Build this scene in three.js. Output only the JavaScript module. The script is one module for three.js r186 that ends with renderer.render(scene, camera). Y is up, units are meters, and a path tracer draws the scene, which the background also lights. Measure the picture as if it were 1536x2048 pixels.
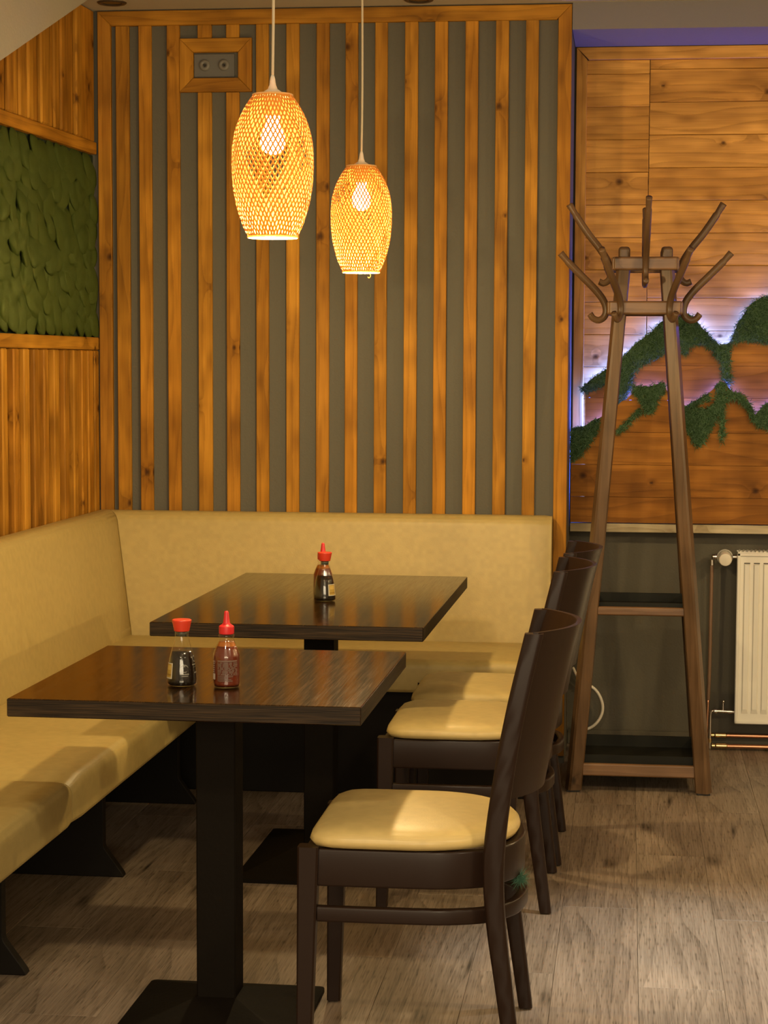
import * as THREE from 'three';
import { RoundedBoxGeometry } from 'three/addons/geometries/RoundedBoxGeometry.js';
import { ConvexGeometry } from 'three/addons/geometries/ConvexGeometry.js';
import { mergeGeometries, mergeVertices, toCreasedNormals } from 'three/addons/utils/BufferGeometryUtils.js';
import { RectAreaLightUniformsLib } from 'three/addons/lights/RectAreaLightUniformsLib.js';

// ------------------------------------------------------------------ camera, light, exposure
const scene = new THREE.Scene();
RectAreaLightUniformsLib.init();
const FOCAL = 3988.5, PX = 792.14, PY = 1053.39;
const camera = new THREE.PerspectiveCamera(2 * Math.atan(1024 / FOCAL) * 180 / Math.PI, 1536 / 2048, 0.05, 60);
camera.position.set(1.75889, 1.45202, 7.21);
camera.rotation.set(-0.0811, 0.1156, 0.0045, 'YXZ');
camera.setViewOffset(1536, 2048, 768 - PX, 1024 - PY, 1536, 2048);
scene.add(camera);
scene.background = new THREE.Color(0.004, 0.004, 0.004);
const renderer = new THREE.WebGLRenderer({ antialias: true });
renderer.toneMapping = THREE.LinearToneMapping;
renderer.toneMappingExposure = 1.0;
renderer.shadowMap.enabled = true;
const WARM = new THREE.Color(1.0, 0.74, 0.36);       // the pendant bulbs
const LAMP_CD = 2.85, BULB_CD = 0.13;
const FILL = new THREE.Color(1.0, 0.81, 0.54), FILL_POWER = 30.0, WINDOW_FILL_POWER = 8.5, UNSEEN_SPOT_CD = 27.0, UNSEEN_RIGHT_CD = 4.0;   // unseen lamps and added window fill, behind and beside the camera
const LED_BLUE = new THREE.Color(0.045, 0.115, 1.0), LED_VIOLET = new THREE.Color(0.08, 0.10, 1.0), LED_POWER = 330, VIOLET_POWER = 120;

// ------------------------------------------------------------------ helpers
let seedState = 12345;
const rnd = () => { seedState = (seedState * 1664525 + 1013904223) >>> 0; return seedState / 4294967296; };
const rr = (a, b) => a + (b - a) * rnd();
const V = (x, y, z) => new THREE.Vector3(x, y, z);
const used = {};
function numbered(n) { const k = used[n] = (used[n] ?? -1) + 1; return k ? n + '_' + String(k).padStart(3, '0') : n; }
function shadows(o) { o.castShadow = true; o.receiveShadow = true; return o; }
function tag(o, label, category, group) { o.userData.label = label; o.userData.category = category; if (group) o.userData.group = group; return o; }
function thing(name, label, category, at = [0, 0, 0], turn = 0, group) {
  const o = new THREE.Group(); o.name = numbered(name); o.position.set(...at); o.rotation.y = turn; scene.add(o);
  return tag(o, label, category, group);
}
function part(name, geo, mat, parent, at, rot) {
  const m = shadows(new THREE.Mesh(geo, mat)); m.name = numbered(name);
  if (at) m.position.set(...at); if (rot) m.rotation.set(...rot);
  parent.add(m); return m;
}
function structure(name, geo, mat, at, parent = scene) {
  const m = part(name, geo, mat, parent, at); m.userData.kind = 'structure'; return m;
}
const tr = (g, x, y, z) => g.translate(x, y, z);
function merge(list) { return mergeGeometries(list.map(g => { const h = g.index ? g.toNonIndexed() : g; for (const k of Object.keys(h.attributes)) if (!['position', 'normal', 'uv'].includes(k)) h.deleteAttribute(k); return h; })); }
// uv in metres: v runs along the grain axis
function grainUV(g, axis = 'y', du = rnd() * 7, dv = rnd() * 7) {
  const p = g.attributes.position, n = g.attributes.normal, uv = new Float32Array(p.count * 2);
  for (let i = 0; i < p.count; i++) {
    const a = [p.getX(i), p.getY(i), p.getZ(i)], b = [Math.abs(n.getX(i)), Math.abs(n.getY(i)), Math.abs(n.getZ(i))];
    const k = 'xyz'.indexOf(axis), m = b.indexOf(Math.max(...b));
    let u, v;
    if (m === k) { u = a[(k + 1) % 3]; v = a[(k + 2) % 3]; } else { v = a[k]; u = a[3 - k - m]; }
    uv[2 * i] = u + du; uv[2 * i + 1] = v + dv;
  }
  g.setAttribute('uv', new THREE.BufferAttribute(uv, 2)); return g;
}
function cbox(w, h, d, c = 0.002, axis = 'y') {      // chamfered box
  const x = w / 2, y = h / 2, z = d / 2, P = [];
  for (const i of [-1, 1]) for (const j of [-1, 1]) for (const k of [-1, 1]) P.push(V(i * (x - c), j * (y - c), k * z), V(i * (x - c), j * y, k * (z - c)), V(i * x, j * (y - c), k * (z - c)));
  return grainUV(new ConvexGeometry(P), axis);
}
function hull(points, axis = 'y') { return grainUV(new ConvexGeometry(points.map(p => V(...p))), axis); }
function rbox(w, h, d, r, s = 3, axis = 'y') { return grainUV(new RoundedBoxGeometry(w, h, d, s, r), axis); }
// mitred frame board: trapezoid in a plane, along x (len at outer edge), width w, thickness t
function mitred(len, w, t, axis = 'x', m0 = 1, m1 = 1) {
  const c = 0.002, P = [];
  for (const [z, i] of [[-t / 2, 0], [t / 2 - c, 0], [t / 2, c]]) P.push([-len / 2 + i + 0.0005, w / 2 - i, z], [len / 2 - i - 0.0005, w / 2 - i, z], [-len / 2 + m0 * w + i * (m0 ? 1 : 1) + 0.0005, -w / 2 + i, z], [len / 2 - m1 * w - i - 0.0005, -w / 2 + i, z]);
  return hull(P, axis);
}
function sweep(pts, radius, sides = 10, flat = 1, caps = true, samples = 0) {   // tapered tube; radius(t); flat squeezes the binormal
  const curve = new THREE.CatmullRomCurve3(pts.map(p => V(...p)));
  const n = samples || Math.max(6, pts.length * 5), fr = curve.computeFrenetFrames(n, false), pos = [], idx = [], uvs = [];
  const L = curve.getLength();
  for (let i = 0; i <= n; i++) {
    const c = curve.getPointAt(i / n), r = typeof radius === 'function' ? radius(i / n) : radius;
    for (let j = 0; j <= sides; j++) {
      const a = j / sides * Math.PI * 2, q = c.clone().addScaledVector(fr.normals[i], Math.cos(a) * r).addScaledVector(fr.binormals[i], Math.sin(a) * r * flat);
      pos.push(q.x, q.y, q.z); uvs.push(j / sides * 0.06, i / n * L);
    }
  }
  for (let i = 0; i < n; i++) for (let j = 0; j < sides; j++) { const a = i * (sides + 1) + j, b = a + sides + 1; idx.push(a, b, a + 1, b, b + 1, a + 1); }
  if (caps) for (const [i, f] of [[0, 1], [n, 0]]) { const c = curve.getPointAt(i / n), k = pos.length / 3; pos.push(c.x, c.y, c.z); uvs.push(0, 0); for (let j = 0; j < sides; j++) { const a = i * (sides + 1) + j; f ? idx.push(k, a, a + 1) : idx.push(k, a + 1, a); } }
  const g = new THREE.BufferGeometry(); g.setAttribute('position', new THREE.Float32BufferAttribute(pos, 3)); g.setAttribute('uv', new THREE.Float32BufferAttribute(uvs, 2)); g.setIndex(idx); g.computeVertexNormals(); return g;
}
// straight post between two points with a chamfered square section, tapering
function post(p0, p1, w0, w1, d0 = w0, d1 = w1, spin = 0, c = 0.18, axis = 'y') {
  const a = V(...p0), b = V(...p1), P = [];
  for (const [q, w, d] of [[a, w0, d0], [b, w1, d1]]) for (const i of [-1, 1]) for (const j of [-1, 1]) for (const [e, f] of [[1, 1 - c], [1 - c, 1]]) {
    const x = i * w / 2 * e, z = j * d / 2 * f;
    P.push([q.x + x * Math.cos(spin) - z * Math.sin(spin), q.y, q.z + x * Math.sin(spin) + z * Math.cos(spin)]);
  }
  return hull(P, axis);
}
// profile [[n, y]...] swept along a line; ends given per point
function loft(profile, place, steps = 1, crease = 0.55) {
  const N = profile.length, pos = [], idx = [];
  for (let s = 0; s <= steps; s++) for (const p of profile) pos.push(...place(p, s / steps));
  for (let s = 0; s < steps; s++) for (let i = 0; i < N; i++) { const a = s * N + i, b = s * N + (i + 1) % N, c = a + N, d = b + N; idx.push(a, c, b, b, c, d); }
  const tri = THREE.ShapeUtils.triangulateShape(profile.map(p => new THREE.Vector2(p[0], p[1])), []);
  for (const [a, b, c] of tri) { idx.push(a, b, c); idx.push(a + steps * N, c + steps * N, b + steps * N); }
  let g = new THREE.BufferGeometry(); g.setAttribute('position', new THREE.Float32BufferAttribute(pos, 3)); g.setIndex(idx); g.computeVertexNormals();
  g = toCreasedNormals(g, crease); return g;
}
function roundPoly(pts, n = 6) {    // [x, y, radius] -> rounded outline
  const out = [], N = pts.length;
  for (let i = 0; i < N; i++) {
    const [x, y, r] = pts[i], P = new THREE.Vector2(x, y), A = new THREE.Vector2(...pts[(i + N - 1) % N].slice(0, 2)), B = new THREE.Vector2(...pts[(i + 1) % N].slice(0, 2));
    if (!r) { out.push([x, y]); continue; }
    const a = A.sub(P).setLength(r).add(P), b = B.sub(P).setLength(r).add(P);
    for (let k = 0; k <= n; k++) { const t = k / n, u = 1 - t; out.push([u * u * a.x + 2 * u * t * x + t * t * b.x, u * u * a.y + 2 * u * t * y + t * t * b.y]); }
  }
  return out;
}
function extrude(poly, depth, bevel = 0, axis = 'x') {
  const s = new THREE.Shape(poly.map(p => new THREE.Vector2(p[0], p[1])));
  const g = new THREE.ExtrudeGeometry(s, { depth: depth - 2 * bevel, bevelEnabled: bevel > 0, bevelSize: bevel, bevelThickness: bevel, bevelOffset: -bevel, bevelSegments: 1, steps: 1 });
  g.translate(0, 0, bevel); return grainUV(g, axis);
}
const lathe = (pts, n = 32) => new THREE.LatheGeometry(pts.map(p => new THREE.Vector2(p[0], p[1])), n);

// ------------------------------------------------------------------ procedural textures
function hash(x, y, s) { let h = (x * 374761393 + y * 668265263 + s * 974634541) | 0; h = Math.imul(h ^ (h >>> 13), 1274126177); return ((h ^ (h >>> 16)) >>> 0) / 4294967296; }
function pn(x, y, px, py, s) {     // periodic value noise
  const xi = Math.floor(x), yi = Math.floor(y), fx = x - xi, fy = y - yi, u = fx * fx * (3 - 2 * fx), v = fy * fy * (3 - 2 * fy);
  const m = (a, b) => ((a % b) + b) % b, x0 = m(xi, px), x1 = m(xi + 1, px), y0 = m(yi, py), y1 = m(yi + 1, py);
  const a = hash(x0, y0, s), b = hash(x1, y0, s), c = hash(x0, y1, s), d = hash(x1, y1, s);
  return a + (b - a) * u + (c - a) * v + (a - b - c + d) * u * v;
}
function texture(w, h, fn, sizeU, sizeV, srgb = true) {
  const data = new Uint8Array(w * h * 4);
  for (let j = 0; j < h; j++) for (let i = 0; i < w; i++) {
    const c = fn(i / w, j / h), k = 4 * (j * w + i);
    for (let q = 0; q < 3; q++) data[k + q] = Math.max(0, Math.min(255, (Array.isArray(c) ? c[q] : c) * 255));
    data[k + 3] = 255;
  }
  const t = new THREE.DataTexture(data, w, h, THREE.RGBAFormat); t.wrapS = t.wrapT = THREE.RepeatWrapping; t.magFilter = THREE.LinearFilter; t.minFilter = THREE.LinearMipmapLinearFilter; t.generateMipmaps = true;
  t.repeat.set(1 / sizeU, 1 / sizeV); if (srgb) t.colorSpace = THREE.SRGBColorSpace; t.needsUpdate = true; return t;
}
// pine: 0.48 m across, 1.92 m along; knots with rings
const KNOTS = []; for (let i = 0; i < 9; i++) KNOTS.push([hash(i, 1, 5), (i + 0.8 * hash(i, 2, 5)) / 9, 0.005 + 0.008 * hash(i, 3, 5)]);
function pineAt(u, v) {
  let warp = 0, dark = 0, halo = 0;
  for (const [ku, kv, r] of KNOTS) {
    let du = u - ku; du -= Math.round(du); let dv = v - kv; dv -= Math.round(dv); du *= 0.48; dv *= 1.92;
    const d = Math.hypot(du / r, dv / (r * 1.3)); if (d > 9) continue;
    warp += 1.9 * Math.exp(-d * d / 7) * Math.sign(du || 1); halo = Math.max(halo, Math.exp(-d * d / 9)); dark = Math.max(dark, Math.min(1, Math.max(0, 1.25 - d)));
  }
  const w = 1.2 * pn(u * 4, v * 3, 4, 3, 1) + 0.5 * pn(u * 9, v * 8, 9, 8, 2) + warp * 0.35;
  const ph = (u * 13 + w * 1.6), ring = ph - Math.floor(ph), late = Math.pow(ring, 3.2);
  const fine = pn(u * 260, v * 24, 260, 24, 3), blot = pn(u * 7, v * 9, 7, 9, 4) * 0.6 + pn(u * 17, v * 30, 17, 30, 6) * 0.4;
  let l = 0.97 - 0.095 * late - 0.07 * fine - 0.30 * (0.72 - blot) - 0.09 * Math.pow(pn(u * 34, v * 22, 34, 22, 9), 2) - 0.22 * halo * pn(u * 50, v * 120, 50, 120, 8);
  l *= 1 - 0.45 * dark; return [l, late, dark];
}
const pineMap = texture(384, 1152, (u, v) => { const [l] = pineAt(u, v); return [l, Math.pow(l, 1.12), Math.pow(l, 1.35)]; }, 0.48, 1.92);
const pineBump = texture(256, 768, (u, v) => { const [l, late, d] = pineAt(u, v); return 0.5 + 0.3 * (l - 0.7) - 0.3 * d + 0.15 * late; }, 0.48, 1.92, false);
const streak = (u, v) => 0.45 * pn(u * 150, v * 7, 150, 7, 11) + 0.35 * pn(u * 330, v * 16, 330, 16, 12) + 0.2 * pn(u * 22, v * 4, 22, 4, 13);
const wengeMap = texture(512, 512, (u, v) => { const s = Math.min(1, Math.max(0, (streak(u, v) - 0.3) * 2.2)), l = 0.5 + 0.5 * s; return [l, l * 0.97, l * 0.94]; }, 0.3, 0.6);
const wengeRough = texture(512, 512, (u, v) => 0.10 + 0.12 * streak(u, v), 0.3, 0.6, false);
const wengeBump = texture(512, 512, (u, v) => streak(u, v), 0.3, 0.6, false);
function oakAt(u, v) {   // 0.4 x 1.6 m laminate print
  const w = 2.0 * pn(u * 3, v * 2, 3, 2, 21) + 0.5 * pn(u * 7, v * 5, 7, 5, 22), ph = u * 9 + w * 2.2, ring = ph - Math.floor(ph), late = Math.pow(ring, 2.4);
  const fine = pn(u * 240, v * 18, 240, 18, 23), pore = Math.pow(pn(u * 190, v * 42, 190, 42, 24), 5), blot = pn(u * 4, v * 5, 4, 5, 25);
  const crack = Math.pow(pn(u * 16 + w, v * 4, 16, 4, 26), 24);
  return 0.95 - 0.10 * late - 0.16 * fine - 0.26 * pore - 0.16 * (0.7 - blot) - 0.6 * crack;
}
const oakMap = texture(512, 1024, (u, v) => { const l = oakAt(u, v); return [l, Math.pow(l, 1.06), Math.pow(l, 1.16)]; }, 0.4, 1.6);
const oakRough = texture(256, 512, (u, v) => 0.62 - 0.2 * oakAt(u, v), 0.4, 1.6, false);
const leatherBump = texture(512, 512, (u, v) => 0.6 * pn(u * 150, v * 150, 150, 150, 31) + 0.35 * pn(u * 70, v * 70, 70, 70, 32) + 0.05 * pn(u * 9, v * 9, 9, 9, 33), 0.35, 0.35, false);
const leatherMap = texture(256, 256, (u, v) => { const l = 0.96 + 0.02 * pn(u * 5, v * 5, 5, 5, 34) - 0.05 * pn(u * 60, v * 60, 60, 60, 35); return [l, l * 0.995, l * 0.98]; }, 0.9, 0.9);
const plasterBump = texture(256, 256, (u, v) => 0.6 * pn(u * 90, v * 90, 90, 90, 41) + 0.4 * pn(u * 34, v * 34, 34, 34, 42), 0.4, 0.4, false);
const mossMap = texture(256, 256, (u, v) => { const a = pn(u * 80, v * 80, 80, 80, 51), b = pn(u * 20, v * 20, 20, 20, 52), l = 0.45 + 0.4 * a + 0.25 * b - 0.1; return [l * 0.95, l, l * 0.7]; }, 0.22, 0.22);
const mossBump = texture(256, 256, (u, v) => 0.6 * pn(u * 110, v * 110, 110, 110, 53) + 0.4 * pn(u * 45, v * 45, 45, 45, 54), 0.2, 0.2, false);

// ------------------------------------------------------------------ materials
const std = (o) => new THREE.MeshStandardMaterial(o), phys = (o) => new THREE.MeshPhysicalMaterial(o);
const C = (r, g, b) => new THREE.Color().setRGB(r, g, b);
const PINE = [[0.56, 0.260, 0.026], [0.52, 0.24, 0.023], [0.60, 0.285, 0.030], [0.50, 0.225, 0.023], [0.57, 0.255, 0.024]].map(c => phys({ specularIntensity: 0.35, color: C(...c), map: pineMap, bumpMap: pineBump, bumpScale: 0.0016, roughness: 0.6 }));
const pine = () => PINE[Math.floor(rnd() * PINE.length)];
const PLANKS = [[0.80, 0.41, 0.09], [0.76, 0.385, 0.08], [0.84, 0.44, 0.10], [0.73, 0.365, 0.075]].map(c => phys({ specularIntensity: 0.35, color: C(...c), map: pineMap, bumpMap: pineBump, bumpScale: 0.002, roughness: 0.6 }));
const plankMat = () => PLANKS[Math.floor(rnd() * PLANKS.length)];
const MOUNT = [[0.40, 0.165, 0.024], [0.36, 0.145, 0.020], [0.43, 0.18, 0.027]].map(c => phys({ specularIntensity: 0.35, color: C(...c), map: pineMap, bumpMap: pineBump, bumpScale: 0.002, roughness: 0.6 }));
const paleWood = std({ color: C(0.62, 0.53, 0.36), map: pineMap, roughness: 0.7 });
const walnut = phys({ color: C(0.145, 0.082, 0.040), map: pineMap, bumpMap: pineBump, bumpScale: 0.0005, roughness: 0.4, specularIntensity: 0.7 });
const walnutRail = std({ color: C(0.24, 0.13, 0.062), map: pineMap, bumpMap: pineBump, bumpScale: 0.0006, roughness: 0.42 });
const wenge = phys({ color: C(0.040, 0.0185, 0.0045), map: wengeMap, roughness: 1, roughnessMap: wengeRough, bumpMap: wengeBump, bumpScale: 0.00004, specularIntensity: 1 });
const wengeEdge = phys({ specularIntensity: 0.4, color: C(0.042, 0.026, 0.012), map: wengeMap, roughness: 0.5, bumpMap: wengeBump, bumpScale: 0.0004 });
const chairWood = phys({ color: C(0.0165, 0.0080, 0.0050), roughness: 0.34, specularIntensity: 0.5 });
const leather = phys({ color: C(0.50, 0.375, 0.135), map: leatherMap, bumpMap: leatherBump, bumpScale: 0.00018, roughness: 0.46 });
const seatLeather = phys({ color: C(0.62, 0.47, 0.19), map: leatherMap, bumpMap: leatherBump, bumpScale: 0.00015, roughness: 0.40 });
const blackSteel = phys({ specularIntensity: 0.12, color: C(0.007, 0.0052, 0.0035), roughness: 0.6, bumpMap: plasterBump, bumpScale: 0.0003 });
const benchBlack = phys({ specularIntensity: 0.3, color: C(0.010, 0.008, 0.006), roughness: 0.6 });
const greyPaint = phys({ specularIntensity: 0.3, color: C(0.125, 0.116, 0.092), roughness: 0.9, bumpMap: plasterBump, bumpScale: 0.0008 });
const darkPaint = phys({ specularIntensity: 0.4, color: C(0.095, 0.086, 0.066), roughness: 0.7, bumpMap: plasterBump, bumpScale: 0.0006 });
const taupePaint = std({ color: C(0.19, 0.172, 0.17), roughness: 0.85, bumpMap: plasterBump, bumpScale: 0.0006 });
const whitePaint = std({ color: C(0.42, 0.38, 0.29), roughness: 0.9, bumpMap: plasterBump, bumpScale: 0.0006 });
const roomPaint = std({ color: C(0.35, 0.31, 0.26), roughness: 0.9 });
const FLOOR = [[0.36, 0.28, 0.215], [0.335, 0.257, 0.195], [0.38, 0.30, 0.232], [0.345, 0.268, 0.206]].map(c => std({ color: C(...c), map: oakMap, roughness: 1, roughnessMap: oakRough, bumpMap: oakRough, bumpScale: 0.0002 }));
const underfloor = std({ color: C(0.05, 0.04, 0.03), roughness: 0.9 });
const MOSS = [[0.18, 0.25, 0.028], [0.16, 0.235, 0.026], [0.20, 0.27, 0.032]].map(c => phys({ color: C(...c), map: mossMap, bumpMap: mossBump, bumpScale: 0.004, roughness: 1, sheen: 1, sheenColor: C(0.40, 0.46, 0.16), sheenRoughness: 0.35, specularIntensity: 0.2 }));
const fringe = std({ color: C(0.045, 0.105, 0.035), roughness: 0.95, side: THREE.DoubleSide });
const fringeLight = std({ color: C(0.11, 0.20, 0.10), roughness: 0.95, side: THREE.DoubleSide });
const fringeBack = std({ color: C(0.030, 0.062, 0.020), roughness: 1, map: mossMap, bumpMap: mossBump, bumpScale: 0.004 });
const whitePlastic = std({ color: C(0.72, 0.66, 0.55), roughness: 0.45 });
const cordMat = std({ color: C(0.62, 0.52, 0.36), roughness: 0.6 });
const bamboo = phys({ color: C(0.84, 0.36, 0.04), roughness: 0.85, transmission: 0.13, thickness: 0, side: THREE.DoubleSide });
const bambooRim = phys({ color: C(0.86, 0.58, 0.22), roughness: 0.8, transmission: 0.3, thickness: 0 });
const redCap = phys({ color: C(0.62, 0.045, 0.018), roughness: 0.35 }), redCap2 = phys({ color: C(0.60, 0.018, 0.022), roughness: 0.4 });
const glass = phys({ color: C(0.98, 0.98, 0.95), roughness: 0.03, transmission: 1, thickness: 0, ior: 1.5 });
const soyLiquid = phys({ color: C(0.008, 0.005, 0.003), roughness: 0.15 });
const chiliSauce = phys({ color: C(0.12, 0.016, 0.003), roughness: 0.3 }), chiliTop = phys({ color: C(0.36, 0.11, 0.012), roughness: 0.3 });
const radiatorWhite = std({ color: C(0.80, 0.77, 0.68), roughness: 0.38 }), radiatorDark = std({ color: C(0.10, 0.09, 0.07), roughness: 0.6 });
const chrome = std({ color: C(0.75, 0.70, 0.62), roughness: 0.25, metalness: 1 }), copper = std({ color: C(0.72, 0.38, 0.22), roughness: 0.38, metalness: 1 }), brass = std({ color: C(0.85, 0.62, 0.30), roughness: 0.22, metalness: 1 });
const paintedPipe = std({ color: C(0.19, 0.11, 0.065), roughness: 0.5 });
const trayBlack = phys({ color: C(0.012, 0.012, 0.009), roughness: 0.5, specularIntensity: 0.3 });
const rubber = std({ color: C(0.012, 0.011, 0.010), roughness: 0.7 });

// ------------------------------------------------------------------ the room
const A = 2.8 * Math.PI / 180, H = 2.7325, XR = 1.541, RZ = -0.42;
const floor = structure('floor', tr(new THREE.BoxGeometry(5.6, 0.1, 10.4), 1.9, -0.059, 4.3), underfloor);
{ // laminate planks, each 0.2 m wide, laid towards the slatted wall
  const W = 0.2, L = 1.28; const geos = []; for (let i = 0; i < 8; i++) geos.push(cbox(W - 0.0006, 0.009, L - 0.0006, 0.0007, 'z'));
  let n = 0;
  for (let i = 0; i < 25; i++) { const x = -0.60 + i * W + 0.1; for (let z = RZ - ((i * 0.47) % 1) * L; z < 9.2; z += L) { const z0 = Math.max(z, RZ), z1 = Math.min(z + L, 9.3); if (z1 - z0 < 0.05 || (x < 1.5 && z1 < 0)) continue; const full = z1 - z0 > L - 0.001; const g = full ? geos[(i * 3 + n) % 8] : cbox(W - 0.0006, 0.009, z1 - z0 - 0.0006, 0.0007, 'z'); part('plank', g, FLOOR[Math.floor(rnd() * 4)], floor, [x, -0.0045, (z0 + z1) / 2]); n++; } }
}
structure('ceiling', tr(new THREE.BoxGeometry(5.6, 0.12, 10.4), 1.9, H + 0.06, 4.3), whitePaint);
structure('wall_back', grainUV(tr(new THREE.BoxGeometry(1.86, H, 0.56), XR - 0.93, H / 2, -0.301)), greyPaint);
structure('wall_recess', grainUV(tr(new THREE.BoxGeometry(3.1, H, 0.15), XR + 1.55, H / 2, RZ - 0.075)), darkPaint);
structure('beam', grainUV(tr(new THREE.BoxGeometry(3.1, H - 2.6385, 0.42), XR + 1.552, (H + 2.6385) / 2, -0.21)), taupePaint);
structure('baseboard_back', cbox(2.9, 0.055, 0.012, 0.002, 'x'), darkPaint, [XR + 1.451, 0.0275, RZ + 0.0062]);
structure('wall_right', tr(new THREE.BoxGeometry(0.15, H, 9.8), 4.575, H / 2, 4.45), roomPaint);
structure('wall_front', tr(new THREE.BoxGeometry(5.4, H, 0.15), 1.9, H / 2, 9.38), roomPaint);
const leftGroupRot = -A;
{ const m = structure('wall_left', tr(new THREE.BoxGeometry(0.15, H, 9.4), -0.075 - 0.032, H / 2, 4.6), roomPaint); m.position.set(-0.195, 0, 0); m.rotation.y = leftGroupRot; }
{ // sloped plaster bulkhead in the top left corner
  const m = structure('bulkhead', extrude([[0.226, H], [3.2, H], [3.2, H - 0.392 * 2.974]], 0.09, 0.004), whitePaint);
  m.rotation.set(0, -A - Math.PI / 2, 0); m.position.set(-0.195 + 0.06 * Math.cos(A), 0, 0.06 * Math.sin(A));
}

// ------------------------------------------------------------------ unseen ceiling lamps behind the camera, placed to light the room, and the unlit downlights
for (const [x, z, lab] of [[0.9, 5.4, 'left'], [2.9, 4.9, 'right'], [1.9, 8.2, 'rearmost']]) {
  const t = thing('unseen_ceiling_light', lab + ' one of the unseen round ceiling lights behind the viewer', 'ceiling light', [x, H, z], 0, 'ceiling lights behind the viewer');
  part('housing', lathe([[0, 0], [0.16, 0], [0.16, -0.03], [0.145, -0.04], [0.145, -0.03], [0, -0.03]]), whitePlastic, t);
  part('diffuser', lathe([[0, -0.038], [0.10, -0.038], [0.143, -0.034]]), std({ color: C(0.8, 0.8, 0.75), emissive: FILL, emissiveIntensity: 1.5 }), t);
  const l = new THREE.RectAreaLight(FILL, 6.5 * FILL_POWER, 0.26, 0.26); l.name = 'unseen_ceiling_light_glow'; l.position.set(x, H - 0.042, z); l.rotation.x = -Math.PI / 2; scene.add(l);
}
{ // added windows for frontal fill, and an unseen spot lighting the aisle floor
  const x = 1.9, y = 1.75, w = 3.4, h = 1.5, z = 9.30;
  structure('added_window_1', merge([tr(cbox(w + 0.12, 0.06, 0.05), x, y + h / 2 + 0.03, z), tr(cbox(w + 0.12, 0.06, 0.05), x, y - h / 2 - 0.03, z), tr(cbox(0.06, h, 0.05), x - w / 2 - 0.03, y, z), tr(cbox(0.06, h, 0.05), x + w / 2 + 0.03, y, z), tr(cbox(0.05, h, 0.05), x, y, z)]), whitePaint);
  const p = structure('added_window_pane', new THREE.BoxGeometry(w, h, 0.01), std({ color: C(0.5, 0.5, 0.5), emissive: FILL, emissiveIntensity: 0.6 }), [x, y, z]); p.name = 'added_window_2';
  const l = new THREE.RectAreaLight(FILL, WINDOW_FILL_POWER, w, h); l.name = 'added_window_glow'; l.position.set(x, y, z - 0.03); scene.add(l);
  const t = thing('unseen_spotlight', 'unseen cool white ceiling spot, placed to light the aisle floor', 'unseen_spotlight', [2.3, H, 2.35]);
  part('trim_ring', lathe([[0.036, 0.0], [0.036, -0.004], [0.047, -0.006], [0.053, 0.0]]), whitePlastic, t);
  part('lens', lathe([[0, -0.0015], [0.037, -0.002]]), std({ color: C(0.5, 0.5, 0.5), emissive: C(0.85, 0.95, 1), emissiveIntensity: 3 }), t);
  const sp = new THREE.SpotLight(C(0.85, 0.97, 1.0), UNSEEN_SPOT_CD, 0, 0.30, 1.0, 2); sp.name = 'unseen_spotlight_beam'; sp.position.set(2.3, H - 0.05, 2.35); sp.target.position.set(2.02, 0, 2.38); sp.castShadow = true; scene.add(sp, sp.target);
}
for (const [x, z, lab] of [[-0.088, 0.149, 'dark unlit downlight set in the ceiling near the left corner'], [1.006, 0.105, 'dark unlit downlight set in the ceiling above the middle of the slatted wall']]) {
  const t = thing('downlight', lab, 'downlight', [x, H, z]);
  part('trim_ring', lathe([[0.036, 0.0], [0.036, -0.004], [0.047, -0.006], [0.052, -0.003], [0.053, 0.0]]), std({ color: C(0.09, 0.07, 0.05), roughness: 0.4, metalness: 0.6 }), t);
  part('lens', lathe([[0, -0.001], [0.037, -0.002]]), std({ color: C(0.02, 0.02, 0.02), roughness: 0.2 }), t);
}

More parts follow.
